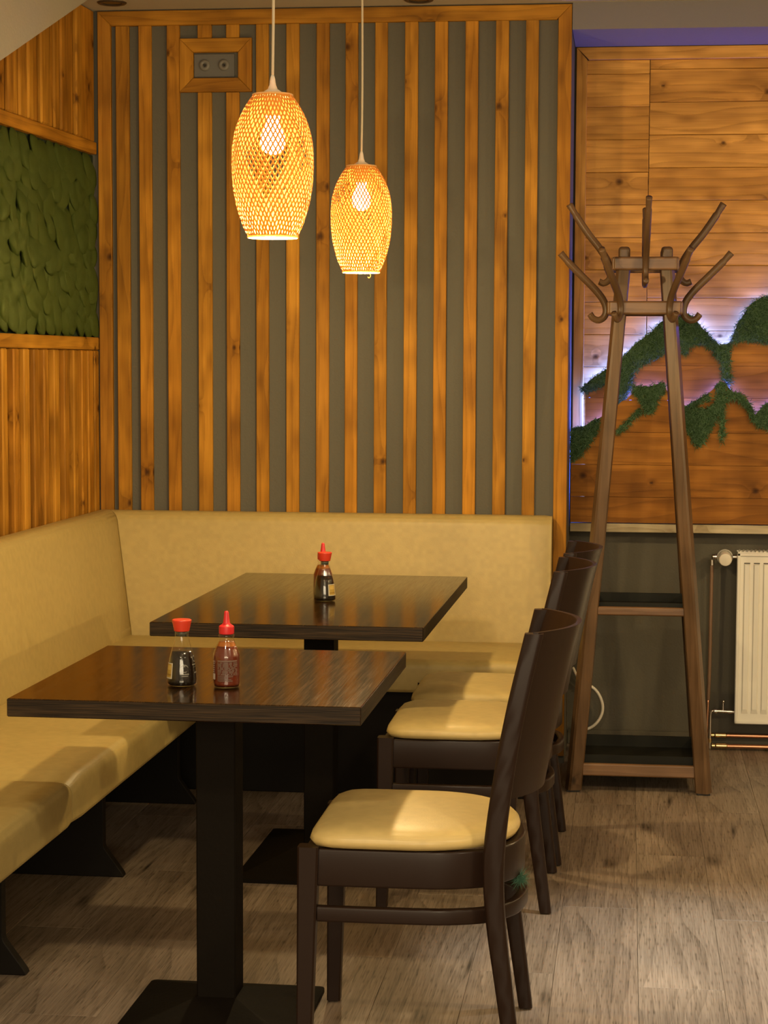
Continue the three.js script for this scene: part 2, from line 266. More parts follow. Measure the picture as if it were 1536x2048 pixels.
// ------------------------------------------------------------------ slatted wall panel
{
  const t = thing('slat_panel', 'orange-stained wall panel of upright wooden slats over grey paint', 'wall panel', [0, 0, 0]);
  const top = 2.728, T = 0.0195, z = -T / 2 - 0.0002;
  const slats = [[-0.115, -0.066], [-0.03, 0.017], [0.075, 0.122], [0.189, 0.240], [0.294, 0.342], [0.404, 0.450], [0.515, 0.562], [0.625, 0.672], [0.731, 0.776], [0.838, 0.883], [0.946, 0.993], [1.054, 1.100], [1.163, 1.209], [1.272, 1.318], [1.379, 1.424]];
  const bottom = 0.03, railB = 2.675;
  slats.forEach(([a, b], i) => {
    const w = b - a, x = (a + b) / 2, add = (y0, y1) => part('slat', cbox(w, y1 - y0, T - rr(0, 0.002), 0.0018), pine(), t, [x, (y0 + y1) / 2, z]);
    if (i === 3 || i === 4) { add(2.628, railB); add(bottom, 2.434); } else add(bottom, railB);
  });
  part('frame_board', mitred(XR + 0.183, 0.053, T + 0.001, 'x'), PINE[1], t, [(XR - 0.183) / 2, top - 0.0265, z + 0.0005]);
  const side = (x, sgn, w) => { const g = mitred(top - bottom, w, T + 0.001, 'x', sgn < 0 ? 0 : 1, sgn < 0 ? 1 : 0); g.rotateZ(sgn < 0 ? Math.PI / 2 : -Math.PI / 2); return part('frame_board', g, PINE[sgn < 0 ? 3 : 4], t, [x, (top + bottom) / 2, z + 0.0005]); };
  side(-0.158, -1, 0.049); side(XR - 0.024, 1, 0.048);
  // small mitred box frame around the sockets
  const X0 = 0.122, X1 = 0.388, Y0 = 2.435, Y1 = 2.627, w = 0.05, cx = (X0 + X1) / 2, cy = (Y0 + Y1) / 2, zz = z + 0.001;
  const fr = [[X1 - X0, 0, cx, Y1 - w / 2], [X1 - X0, Math.PI, cx, Y0 + w / 2], [Y1 - Y0, -Math.PI / 2, X1 - w / 2, cy], [Y1 - Y0, Math.PI / 2, X0 + w / 2, cy]];
  for (const [len, a, x, y] of fr) part('socket_frame_board', mitred(len, w, T + 0.002, 'x').rotateZ(a), PINE[[1, 3, 4, 0][fr.findIndex(f => f[1] === a)]], t, [x, y, zz]);
}
{
  const t = thing('wall_socket', 'grey double antenna socket inside the small mitred wooden frame', 'socket', [0.248, 2.531, -0.0195]);
  part('plate', cbox(0.150, 0.084, 0.006, 0.002), std({ color: C(0.12, 0.115, 0.105), roughness: 0.6 }), t, [0, 0, 0.003]);
  for (const x of [-0.035, 0.036]) { const s = part('round_outlet', lathe([[0.006, 0.0], [0.006, 0.007], [0.013, 0.009], [0.020, 0.006], [0.021, 0]], 28).rotateX(Math.PI / 2), std({ color: C(0.15, 0.14, 0.12), roughness: 0.5 }), t, [x, 0.001, 0.006]); part('pin', lathe([[0, 0.010], [0.003, 0.009], [0.004, 0]], 12).rotateX(Math.PI / 2), std({ color: C(0.05, 0.045, 0.04), roughness: 0.5 }), s, [0, 0, 0]); }
}

// ------------------------------------------------------------------ left wall cladding and moss
const onLeft = (o) => { o.position.set(-0.195, 0, 0); o.rotation.y = leftGroupRot; return o; };
{
  const t = onLeft(thing('batten_cladding', 'stained cladding of narrow upright boards on the left wall, above and below the moss', 'wall panel'));
  // upper boards
  let edges = [0.150, 0.215, 0.262, 0.368, 0.425, 0.483, 0.584, 0.645, 0.70, 0.768, 0.847, 0.897, 0.96]; for (let s = 1.03; s < 2.7; s += rr(0.05, 0.09)) edges.push(s);
  part('corner_board', cbox(0.024, H - 2.257 - 0.006, 0.146, 0.003), PINE[4], t, [-0.012, (H + 2.257) / 2 - 0.001, 0.076]);
  for (let i = 0; i + 1 < edges.length; i++) { const a = edges[i], b = edges[i + 1], n = [0.004, -0.009, 0.000, -0.006, -0.013][i % 5]; part('board', cbox(0.020, H - 2.257 - 0.004, b - a - 0.0015, 0.006), pine(), t, [n - 0.009, (H + 2.257) / 2, (a + b) / 2]); }
  part('rail', cbox(0.036, 0.044, 2.7, 0.003, 'z'), PINE[4], t, [-0.010, 2.235, 1.352]);
  part('rail', cbox(0.036, 0.046, 2.73, 0.003, 'z'), PINE[2], t, [-0.010, 1.524, 1.333]);
  // lower battens on a backing board
  part('backing_board', cbox(0.008, 1.08, 2.73, 0.001), PINE[3], t, [-0.027, 0.96, 1.333]);
  let s = -0.03; const starts = [0.014, 0.084, 0.158, 0.254, 0.352, 0.457, 0.565, 0.660, 0.757, 0.856, 0.958]; for (let q = 1.06; q < 2.65; q += rr(0.09, 0.105)) starts.push(q);
  starts.forEach((q, i) => { const w = rr(0.044, 0.056); part('batten', cbox(0.030 + rr(-0.004, 0.002), 1.078, w, 0.004), pine(), t, [-0.009, 0.96, q]); if (i < 40) { const w2 = rr(0.030, 0.040); part('batten', cbox(0.010, 1.078, w2, 0.003), PINE[3], t, [-0.019, 0.96, q + 0.05]); } });
}
{
  const t = onLeft(thing('moss_picture', 'dark green cushion moss picture on the left wall between two wooden rails', 'moss art'));
  part('backing', cbox(0.012, 0.664, 2.66, 0.001), fringeBack, t, [-0.02, 1.880, 1.31]);
  const variants = [];
  for (let k = 0; k < 5; k++) {
    const g = new THREE.SphereGeometry(1, 18, 12), p = g.attributes.position;
    for (let i = 0; i < p.count; i++) { const x = p.getX(i), y = p.getY(i), z = p.getZ(i), q = 1 + 0.12 * Math.sin(3 * x + k * 2 + 2 * y) * Math.cos(2.5 * z + k) + 0.05 * (hash(Math.round(x * 9 + 40), Math.round(y * 9 + 40 + z * 13), k) - 0.5); p.setXYZ(i, x * q, y * q, z * q); }
    g.computeVertexNormals(); variants.push(grainUV(g, 'y'));
  }
  let row = 0;
  for (let y = 1.575; y < 2.205; y += 0.046, row++) for (let s = 0.005 + (row % 2) * 0.05; s < 1.55; s += rr(0.075, 0.095)) {
    const m = part('moss_cushion', variants[Math.floor(rnd() * 5)], MOSS[Math.floor(rnd() * 3)], t, [rr(-0.012, -0.002), Math.min(2.185, Math.max(1.574, y + rr(-0.02, 0.02))), s + rr(-0.02, 0.02)], [rr(-0.6, 0.6), rr(0.02, 0.12), rr(0.04, 0.16)]);
    const r = rr(0.046, 0.062); m.scale.set(rr(0.011, 0.016), r * 0.92, r * 1.25);
    if (m.position.y + r > 2.216) m.position.y = 2.216 - r; if (m.position.y - r < 1.544) m.position.y = 1.544 + r;
    if (m.position.z - r > -0.0 - 0.03 === false) m.position.z = r - 0.035;
  }
}

// ------------------------------------------------------------------ plank panel with mountain relief in the recess
function clipBand(poly, y0, y1) {
  const cut = (P, f) => { const o = []; for (let i = 0; i < P.length; i++) { const a = P[i], b = P[(i + 1) % P.length], da = f(a), db = f(b); if (da >= 0) o.push(a); if ((da >= 0) !== (db >= 0)) { const t = da / (da - db); o.push([a[0] + (b[0] - a[0]) * t, a[1] + (b[1] - a[1]) * t]); } } return o; };
  return cut(cut(poly, p => p[1] - y0), p => y1 - p[1]);
}
{
  const t = thing('plank_panel', 'framed panel of stained horizontal pine planks behind the coat stand', 'wall panel', [0, 0, 0]);
  const x0 = 1.548, x1 = 3.6, top = 2.6365, fw = 0.046, T = 0.03;
  part('frame_board', mitred(x1 - x0, fw, T, 'x', 1, 1), PLANKS[2], t, [(x0 + x1) / 2, top - fw / 2, -0.405]);
  const fy0 = 0.856; { const g = mitred(top - fy0, 0.040, T, 'x', 0, 1.15); g.rotateZ(Math.PI / 2); part('frame_board', g, PLANKS[1], t, [x0 + 0.020, (top + fy0) / 2, -0.405]); }
  for (let k = 0; k < 15; k++) {
    const yt = 2.539 - (k - 1) * 0.1213, yb = yt - 0.1213, hi = Math.min(yt, top - fw); if (hi - yb < 0.02 || yb < 0.84) continue;
    part('plank', cbox(1.8205 - (x0 + 0.038), hi - yb - 0.0012, 0.012 + rr(-0.0007, 0.0012), 0.0016, 'x'), plankMat(), t, [(1.8205 + x0 + 0.038) / 2, (hi + yb) / 2, -0.4125]);
    const yt2 = Math.min(yt + 0.016, top - fw), yb2 = Math.max(yb + 0.016, 0.85);
    part('plank', cbox(x1 - 1.8225, yt2 - yb2 - 0.0012, 0.012 + rr(-0.0007, 0.0012), 0.0016, 'x'), plankMat(), t, [(x1 + 1.8225) / 2, (yt2 + yb2) / 2, -0.4125]);
  }
  part('ledge', cbox(x1 - 1.545, 0.032, 0.088, 0.002, 'x'), paleWood, t, [(x1 + 1.545) / 2, 0.842, -0.374]);
}
function inside(p, P) { let c = false; for (let i = 0, j = P.length - 1; i < P.length; j = i++) if ((P[i][1] > p[1]) !== (P[j][1] > p[1]) && p[0] < (P[j][0] - P[i][0]) * (p[1] - P[i][1]) / (P[j][1] - P[i][1]) + P[i][0]) c = !c; return c; }
function blades(polys, z, count, len, lift = 0) {     // hair-thin moss fibres growing out of a mat
  const pos = [];
  for (const P of polys) {
    const xs = P.map(p => p[0]), ys = P.map(p => p[1]), bx = [Math.min(...xs), Math.max(...xs)], by = [Math.min(...ys), Math.max(...ys)];
    const n = Math.round(count * (bx[1] - bx[0]) * (by[1] - by[0]));
    for (let i = 0; i < n; i++) {
      const p = [rr(...bx), rr(...by)]; if (!inside(p, P)) continue; p[0] += rr(-0.009, 0.009); p[1] += rr(-0.012, 0.007);
      const L = len * rr(0.4, 1.3), d = V(rr(-1, 1), rr(-1.25, 0.75), rr(0.25, 1.0)).normalize().multiplyScalar(L), w = rr(0.0009, 0.0020), b = V(p[0], p[1], z);
      const s = V(rr(-1, 1), rr(-1, 1), rr(-0.3, 0.3)).normalize().multiplyScalar(w), u = V(0, 0, 1).cross(s).setLength(w), e = b.clone().add(d), c0 = b.clone().add(s), c1 = b.clone().sub(s), c2 = b.clone().add(u);
      for (const q of [c0, c2, e, c2, c1, e, c1, c0, e]) pos.push(q.x, q.y, q.z);
    }
  }
  const g = new THREE.BufferGeometry(); g.setAttribute('position', new THREE.Float32BufferAttribute(pos, 3)); g.computeVertexNormals(); return g;
}
function relief(label, outline, zFront, thick, y0, mossPolys, darkPolys, led, ledRange, y) {
  const t = thing('mountain_relief', label, 'wall art', [0, 0, 0]);
  const bandTop = 2.54;
  for (let k = 0; k < 14; k++) {
    const b1 = bandTop - k * 0.1213 + y, b0 = b1 - 0.1213, P = clipBand(outline, b0 + 0.0006, b1 - 0.0006); if (P.length < 3) continue;
    const q = P.filter((p, i) => { const a = P[(i + P.length - 1) % P.length]; return Math.hypot(p[0] - a[0], p[1] - a[1]) > 1e-4; }); if (q.length < 3) continue;
    const s = new THREE.Shape(q.map(p => new THREE.Vector2(...p))), g = new THREE.ExtrudeGeometry(s, { depth: thick, bevelEnabled: false });
    part('board', grainUV(g, 'x'), MOUNT[k % 3], t, [0, 0, zFront - thick + rr(-0.0006, 0.0006)]);
  }
  if (mossPolys.length) {
    const mats = mossPolys.map(P => { const g = extrude(P, 0.004, 0, 'x'); g.translate(0, 0, zFront + 0.0008); return g; });
    const mat = part('moss_mat', merge(mats), fringeBack, t); mat.userData.kind = 'stuff';
    const f = part('moss_fibres', blades(mossPolys, zFront + 0.005, 190000, 0.021), fringe, t); f.userData.kind = 'stuff';
    const f2 = part('moss_fibres', blades(mossPolys, zFront + 0.007, 80000, 0.025), fringeLight, t); f2.userData.kind = 'stuff';
  }
  // light strip along the back of the ridge
  const pts = outline.slice(...ledRange), zL = zFront - thick - 0.007, centre = V(2.1, 1.0, zL);
  const inset = pts.map((p, i) => { const a = pts[Math.max(0, i - 1)], b = pts[Math.min(pts.length - 1, i + 1)], n = new THREE.Vector2(b[1] - a[1], -(b[0] - a[0])).normalize(); const s = inside([p[0] + n.x * 0.01, p[1] + n.y * 0.01], outline) ? 1 : -1; return [p[0] + n.x * s * 0.012, p[1] + n.y * s * 0.012, zL, -n.x * s, -n.y * s]; });
  const strip = part('led_strip', sweep(inset.map(p => p.slice(0, 3)), 0.0028, 6, 1, true, inset.length * 4), std({ color: C(0.5, 0.5, 0.6), emissive: led, emissiveIntensity: 6 }), t);
  for (let i = 0; i + 1 < inset.length; i += 2) {
    const a = inset[i], b = inset[Math.min(i + 2, inset.length - 1)], len = Math.hypot(b[0] - a[0], b[1] - a[1]); if (len < 0.012) continue;
    let n = new THREE.Vector2(b[1] - a[1], -(b[0] - a[0])).normalize(); if (n.x * a[3] + n.y * a[4] < 0) n.negate();
    const l = new THREE.RectAreaLight(led, led === LED_BLUE ? LED_POWER : VIOLET_POWER, len, 0.008); l.name = 'led_strip_glow'; const c = V((a[0] + b[0]) / 2 + n.x * 0.004, (a[1] + b[1]) / 2 + n.y * 0.004, zL);
    l.position.copy(c); l.up.set(0, 0, 1); l.lookAt(c.x + n.x, c.y + n.y, c.z); scene.add(l);
  }
  return t;
}
{
  const rearRidge = [[1.598, 0.95], [1.598, 1.341], [1.584, 1.366], [1.596, 1.381], [1.623, 1.405], [1.653, 1.418], [1.693, 1.443], [1.728, 1.469], [1.768, 1.510], [1.783, 1.529], [1.813, 1.536], [1.843, 1.573], [1.87, 1.606], [1.903, 1.630], [1.928, 1.640], [1.953, 1.643], [1.983, 1.638], [2.003, 1.621], [2.024, 1.596], [2.044, 1.571], [2.07, 1.551], [2.095, 1.524], [2.11, 1.521], [2.13, 1.532], [2.149, 1.561], [2.159, 1.602], [2.178, 1.637], [2.202, 1.672], [2.227, 1.695], [2.251, 1.705], [2.285, 1.700], [2.33, 1.66], [2.40, 1.63], [2.47, 1.68], [2.55, 1.79], [2.64, 1.88], [2.72, 1.90], [2.82, 1.84], [2.92, 1.72], [3.02, 1.66], [3.14, 1.70], [3.28, 1.62], [3.4, 1.5], [3.48, 1.42], [3.48, 0.95]];  // unseen peaks at the right stand taller so their strip lights the soffit
  const rearMoss = [
    [[1.578, 1.366], [1.653, 1.424], [1.728, 1.475], [1.783, 1.536], [1.843, 1.579], [1.87, 1.612], [1.928, 1.645], [1.983, 1.643], [2.044, 1.577], [2.095, 1.529], [2.132, 1.538], [2.129, 1.45], [2.14, 1.40], [2.123, 1.379], [2.107, 1.41], [2.101, 1.47], [2.065, 1.516], [2.03, 1.546], [1.985, 1.53], [1.965, 1.49], [1.944, 1.546], [1.905, 1.51], [1.855, 1.484], [1.804, 1.459], [1.775, 1.428], [1.77, 1.377], [1.726, 1.301], [1.71, 1.296], [1.714, 1.387], [1.669, 1.387], [1.593, 1.351]],
    [[2.13, 1.536], [2.159, 1.608], [2.202, 1.678], [2.251, 1.711], [2.29, 1.705], [2.33, 1.665], [2.40, 1.635], [2.42, 1.58], [2.33, 1.53], [2.23, 1.548], [2.17, 1.552]],
    [[2.47, 1.685], [2.55, 1.795], [2.64, 1.885], [2.72, 1.905], [2.82, 1.845], [2.92, 1.725], [2.85, 1.70], [2.72, 1.78], [2.60, 1.74]]];
  relief('rear mountain board with a thick mossy ridge and blue backlight', rearRidge, -0.366, 0.014, 0.95, rearMoss, [], LED_BLUE, [0, 45], 0.004);
  const frontRidge = [[1.546, 0.862], [1.546, 1.214], [1.562, 1.219], [1.595, 1.224], [1.625, 1.245], [1.65, 1.255], [1.681, 1.276], [1.711, 1.296], [1.731, 1.317], [1.751, 1.327], [1.768, 1.342], [1.778, 1.373], [1.805, 1.375], [1.836, 1.373], [1.866, 1.381], [1.888, 1.389], [1.906, 1.348], [1.932, 1.308], [1.952, 1.292], [1.987, 1.303], [2.012, 1.324], [2.052, 1.349], [2.081, 1.374], [2.096, 1.395], [2.111, 1.392], [2.126, 1.375], [2.136, 1.355], [2.171, 1.35], [2.192, 1.34], [2.207, 1.315], [2.217, 1.29], [2.228, 1.267], [2.242, 1.285], [2.257, 1.305], [2.29, 1.325], [2.36, 1.37], [2.44, 1.35], [2.55, 1.42], [2.68, 1.48], [2.80, 1.40], [2.95, 1.45], [3.1, 1.38], [3.25, 1.28], [3.4, 1.2], [3.5, 1.15], [3.5, 0.862]];
  const frontMoss = [
    [[1.548, 1.216], [1.595, 1.225], [1.65, 1.256], [1.646, 1.214], [1.621, 1.173], [1.581, 1.117], [1.56, 1.101], [1.548, 1.096]],
    [[1.772, 1.375], [1.836, 1.375], [1.890, 1.391], [1.893, 1.362], [1.872, 1.34], [1.845, 1.277], [1.822, 1.277], [1.80, 1.335], [1.778, 1.35]],
    [[1.716, 1.21], [1.76, 1.25], [1.80, 1.295], [1.806, 1.288], [1.765, 1.24], [1.716, 1.196]],
    [[1.952, 1.293], [2.012, 1.325], [2.052, 1.350], [2.060, 1.333], [2.02, 1.315], [2.0, 1.30], [2.04, 1.29], [2.075, 1.31], [2.092, 1.35], [2.081, 1.376], [2.098, 1.396], [2.113, 1.39], [2.122, 1.329], [2.098, 1.289], [2.069, 1.228], [2.035, 1.167], [2.015, 1.152], [1.994, 1.187], [1.974, 1.217], [1.953, 1.237]],
    [[2.128, 1.372], [2.138, 1.357], [2.171, 1.352], [2.207, 1.317], [2.228, 1.269], [2.257, 1.307], [2.29, 1.327], [2.36, 1.372], [2.36, 1.30], [2.288, 1.22], [2.248, 1.229], [2.218, 1.254], [2.197, 1.30], [2.165, 1.33], [2.127, 1.335]],
    [[2.100, 1.30], [2.112, 1.30], [2.112, 1.19], [2.103, 1.17]],
    [[2.44, 1.355], [2.55, 1.425], [2.68, 1.485], [2.80, 1.405], [2.70, 1.38], [2.6, 1.36]]];
  relief('front mountain board with low mossy peaks and violet backlight, left end in the recess corner', frontRidge, -0.332, 0.014, 0.86, frontMoss, [], LED_VIOLET, [1, 45], -0.004);
}

// ------------------------------------------------------------------ corner bench
{
  const bt = 0.085, bb = 0.165, prof = roundPoly([[0.004, 0.33, 0], [bb + 0.012, 0.33, 0.01], [bb, 0.47, 0.03], [bt + 0.006, 0.917, 0.045], [0.004, 0.912, 0.02]], 9);
  const lean = 0.0075;
  const left = thing('corner_bench', 'long left run of the cream leather corner bench, under the moss wall', 'bench');
  const back = thing('corner_bench', 'short back run of the cream leather corner bench, under the slatted wall', 'bench');
  const xL = (n, z) => -0.192 + n - lean * z * 0.6;
  part('backrest', grainUV(loft(prof, ([n, y], t) => { const z0 = Math.max(0.004, 0.004 + n * 0.97), z = z0 + (4.25 - z0) * t; return [xL(n, z), y, z]; }, 24, 1.2), 'z'), leather, left);
  part('backrest', grainUV(loft(prof.slice().reverse(), ([n, y], t) => { const x0 = -0.190 + n * 1.0, x = x0 + (1.492 - x0) * t; const r = Math.max(0, x - 1.47) / 0.022, k = 1 - 0.04 * r * r; return [x, 0.33 + (y - 0.33) * (1 - 0.006 * r * r), 0.002 + n * k]; }, 60, 1.2), 'x'), leather, back);
  function cushion(w, h, d, r) { // rounded pad with a slight crown
    const g = new RoundedBoxGeometry(w, h, d, 4, r), p = g.attributes.position;
    return grainUV(g, 'z');
  }
  const crown = (g, amt, hw, hd) => { const p = g.attributes.position; for (let i = 0; i < p.count; i++) { const x = p.getX(i) / hw, z = p.getZ(i) / hd; if (p.getY(i) > 0) p.setY(i, p.getY(i) + amt * (1 - x * x) * (1 - Math.pow(Math.abs(z), 6))); } g.computeVertexNormals(); return g; };
  function pad(x0, x1, y0, y1, z0, z1, parent, axis, seg) {
    // grid top so that the crown is smooth
    const w = x1 - x0, h = y1 - y0, d = z1 - z0, r = 0.032, N = 30;
    const outline = roundPoly([[-w / 2, 0, 0.012], [w / 2, 0, 0.012], [w / 2, h, r], [-w / 2, h, r]], 7);
    const g = loft(outline, ([n, y], t) => { const e = Math.min(t * d, (1 - t) * d), q = e < 0.02 ? 1 - Math.pow(1 - e / 0.02, 2) : 1; return [n * (1 - 0.012 * (1 - q) / w), y < 0.02 ? y : y - 0.014 * (1 - q) + 0.006 * (1 - Math.pow(2 * n / w, 2)), (t - 0.5) * d]; }, N, 0.9);
    if (axis === 'x') g.rotateY(Math.PI / 2);
    return part('seat_cushion', grainUV(g, axis), leather, parent, [(x0 + x1) / 2, y0, (z0 + z1) / 2]);
  }
  pad(-0.045, 0.462, 0.358, 0.468, 0.652, 2.648, left, 'z'); pad(-0.060, 0.462, 0.358, 0.468, 2.652, 4.25, left, 'z');
  { const w = 0.49, d = 1.525, h = 0.11; const outline = roundPoly([[-w / 2, 0, 0.012], [w / 2, 0, 0.012], [w / 2, h, 0.032], [-w / 2, h, 0.032]], 7);
    const g = loft(outline, ([n, y], t) => [n, y < 0.02 ? y : y + 0.006 * (1 - Math.pow(2 * n / w, 2)), (t - 0.5) * d], 20, 0.9); g.rotateY(-Math.PI / 2);
    part('seat_cushion', grainUV(g, 'x'), leather, back, [-0.035 + d / 2, 0.358, 0.402]); }
  // black trestle boards with flared feet
  for (const z of [0.82, 1.77, 2.69, 3.6]) part('trestle', extrude(roundPoly([[-0.19, 0.001, 0], [0.357, 0.001, 0.006], [0.352, 0.012, 0.006], [0.298, 0.085, 0.01], [0.298, 0.357, 0], [-0.19, 0.357, 0]], 3), 0.032, 0.002), benchBlack, left, [0, 0, z - 0.016]);
  part('under_rail', cbox(0.05, 0.05, 3.5, 0.003, 'z'), benchBlack, left, [0.05, 0.332, 2.45]);
  part('dark_panel', cbox(1.50, 0.355, 0.025, 0.002, 'x'), benchBlack, back, [0.735, 0.179, 0.595]);  // dark panel closing the space below the back seat
  part('side_panel', cbox(0.025, 0.355, 0.46, 0.002, 'z'), benchBlack, back, [1.472, 0.179, 0.345]);
}

// ------------------------------------------------------------------ tables
function table(label, x, z, w, d, turn, bx, bz, bw, bd) {
  const t = thing('dining_table', label, 'table', [x, 0, z], turn);
  const top = part('tabletop', cbox(w, 0.0388, d, 0.0016, 'z'), wenge, t, [0, 0.75 - 0.0194, 0]);
  for (const s of [-1, 1]) { part('edge_band', cbox(w - 0.003, 0.0352, 0.0012, 0.0002, 'x'), wengeEdge, top, [0, 0, s * (d / 2 + 0.0002)]); part('edge_band', cbox(0.0012, 0.0352, d - 0.003, 0.0002, 'z'), wengeEdge, top, [s * (w / 2 + 0.0002), 0, 0]); }
  const dx = bx - x, dz = bz - z, c = 0.088;
  part('column', cbox(c, 0.66, c, 0.003), blackSteel, t, [dx, 0.381, dz]);
  part('mounting_plate', cbox(Math.min(bw, w * 0.55), 0.006, Math.min(bd, 0.42), 0.001), blackSteel, t, [dx, 0.7078, dz * 0.6]);
  const y1 = 0.056, e = 0.011, P = [], r = 0.012;
  for (const i of [-1, 1]) for (const j of [-1, 1]) { P.push([i * c / 2 * 1.02, y1, j * c / 2 * 1.02]); for (const [u, v] of [[0, r], [r * 0.3, r * 0.3], [r, 0]]) P.push([i * (bw / 2 - u), e, j * (bd / 2 - v)], [i * (bw / 2 - u), 0.001, j * (bd / 2 - v)]); }
  part('base_plate', hull(P), blackSteel, t, [dx, 0, dz]);
  return t;
}
table('square dark wood table nearest the viewer, on a black pedestal', 0.848, 2.7896, 0.75, 0.8018, -0.0042, 0.872, 2.93, 0.41, 0.41);
table('longer dark wood table further back, beside the slatted wall bench', 0.852, 1.2767, 0.75, 1.3086, -0.0096, 0.878, 1.49, 0.40, 0.62);

// ------------------------------------------------------------------ chairs
const chair0 = (() => {
  // local: origin on the floor under the seat centre; +x is the chair's back, z across
  const t = thing('dining_chair', 'dark brown chair nearest the viewer, at the square table, cream seat pad', 'chair', [1.31, 0, 3.005], 0, 'dining chairs along the aisle');
  // seat pad: straight sides, squared front, bowed back
  const N = 56, ring = (k, y, inset) => { const a = []; for (let i = 0; i < N; i++) { const th = i / N * Math.PI * 2, cx = Math.cos(th), sz = Math.sin(th); const e = cx > 0 ? 2.3 : 9, m = Math.pow(Math.pow(Math.abs(cx), e) + Math.pow(Math.abs(sz), e), -1 / e); const taper = 1 - 0.035 * Math.max(0, cx * m); a.push([cx * m * (0.213 - inset) + 0.016, y, sz * m * (0.222 - inset) * taper]); } return a; };
  const rings = [ring(0, 0.458, 0.014), ring(0, 0.463, 0.003), ring(0, 0.472, -0.002), ring(0, 0.482, 0.001), ring(0, 0.491, 0.010), ring(0, 0.498, 0.026), ring(0, 0.503, 0.06), ring(0, 0.506, 0.12)];
  const pos = [], idx = []; rings.forEach(r => r.forEach(p => pos.push(...p)));
  for (let k = 0; k + 1 < rings.length; k++) for (let i = 0; i < N; i++) { const a = k * N + i, b = k * N + (i + 1) % N; idx.push(a, a + N, b, b, a + N, b + N); }
  const cT = pos.length / 3; pos.push(0.016, 0.5065, 0); const cB = cT + 1; pos.push(0.016, 0.458, 0);
  for (let i = 0; i < N; i++) { const a = (rings.length - 1) * N; idx.push(cT, a + (i + 1) % N, a + i, cB, i, (i + 1) % N); }
  const sg = new THREE.BufferGeometry(); sg.setAttribute('position', new THREE.Float32BufferAttribute(pos, 3)); sg.setIndex(idx); sg.computeVertexNormals(); part('seat', grainUV(sg, 'x'), seatLeather, t);
  // U-shaped hoops (seat rail and stretcher) and curved back
  function band(path, w, h, y) { // flat board of height h following a plan path
    const prof = roundPoly([[-w / 2, -h / 2, 0.004], [w / 2, -h / 2, 0.004], [w / 2, h / 2, 0.004], [-w / 2, h / 2, 0.004]], 3);
    const c = new THREE.CatmullRomCurve3(path.map(p => V(p[0], y(p), p[1])), false, 'catmullrom', 0.35);
    return loft(prof, ([n, k], s) => { const q = c.getPointAt(s), g = c.getTangentAt(s), nx = g.z, nz = -g.x, L = Math.hypot(nx, nz) || 1; return [q.x + nx / L * n, q.y + k, q.z + nz / L * n]; }, 60, 0.7);
  }
  const hoop = (f, s) => [[-0.175, -f], [-0.05, -f - s * 0.4], [0.08, -f * 0.985], [0.165, -f * 0.84], [0.217, -f * 0.48], [0.232, 0], [0.217, f * 0.48], [0.165, f * 0.84], [0.08, f * 0.985], [-0.05, f + s * 0.4], [-0.175, f]];
  part('seat_rail', grainUV(band(hoop(0.204, 0.002), 0.020, 0.078, () => 0.419), 'x'), chairWood, t);
  part('front_rail', cbox(0.020, 0.066, 0.39, 0.002, 'z'), chairWood, t, [-0.193, 0.424, 0]);
  part('stretcher', grainUV(band(hoop(0.204, 0.002).map(([x, z]) => [x > 0 ? x * 1.03 : x, z]), 0.020, 0.032, () => 0.321), 'x'), chairWood, t);
  // legs
  for (const s of [-1, 1]) {
    part('leg', post([-0.202, 0.004, s * 0.213], [-0.193, 0.463, s * 0.207], 0.030, 0.044, 0.030, 0.040, 0, 0.2), chairWood, t);
    const prof = roundPoly([[-1, -1, 0.5], [1, -1, 0.5], [1, 1, 0.5], [-1, 1, 0.5]], 3);
    const cv = new THREE.CatmullRomCurve3([V(0.236, 0.004, s * 0.214), V(0.212, 0.18, s * 0.214), V(0.193, 0.33, s * 0.214), V(0.189, 0.45, s * 0.214), V(0.205, 0.60, s * 0.212), V(0.232, 0.76, s * 0.208), V(0.266, 0.912, s * 0.202)]);
    part('leg', grainUV(loft(prof, ([a, b], q) => { const c = cv.getPointAt(q), w = q < 0.5 ? 0.0155 + 0.0065 * q / 0.5 : 0.022 - 0.003 * (q - 0.5) / 0.5, d = 0.0135 + 0.002 * Math.sin(q * Math.PI); return [c.x + a * w, c.y, c.z + b * d]; }, 26, 0.8), 'y'), chairWood, t);
  }
  // bowed plywood backrest
  const K = 36, J = 14, bp = [], bi = [], T = 0.011;
  for (let side = 0; side < 2; side++) for (let j = 0; j <= J; j++) for (let i = 0; i <= K; i++) {
    const q = i / K * 2 - 1, u = j / J; let y = 0.915 - 0.345 * u; const corner = Math.max(0, Math.abs(q) - 0.0);
    const low = 0.555 + 0.035 * 0 , yb = 0.566 + 0.0 * corner; y = 0.914 + (yb + 0.03 * Math.pow(1 - Math.abs(q), 0.5) * 0 - 0.914) * u;
    const back = 0.268 - 0.077 * Math.pow((0.914 - y) / 0.36, 0.85), bow = 0.082 * (1 - Math.pow(Math.abs(q), 2.2));
    const th = side ? T : 0; bp.push(back - 0.004 + bow + th, y, q * 0.203);
  }
  const st = (J + 1) * (K + 1);
  for (let j = 0; j < J; j++) for (let i = 0; i < K; i++) { const a = j * (K + 1) + i, b = a + K + 1; bi.push(a, a + 1, b, b, a + 1, b + 1); bi.push(st + a, st + b, st + a + 1, st + b, st + b + 1, st + a + 1); }
  for (let i = 0; i < K; i++) for (const j of [0, J]) { const a = j * (K + 1) + i; j === 0 ? bi.push(a, st + a, a + 1, a + 1, st + a, st + a + 1) : bi.push(a, a + 1, st + a, st + a, a + 1, st + a + 1); }
  for (let j = 0; j < J; j++) for (const i of [0, K]) { const a = j * (K + 1) + i, b = a + K + 1; i === 0 ? bi.push(a, b, st + a, b, st + b, st + a) : bi.push(a, st + a, b, b, st + a, st + b); }
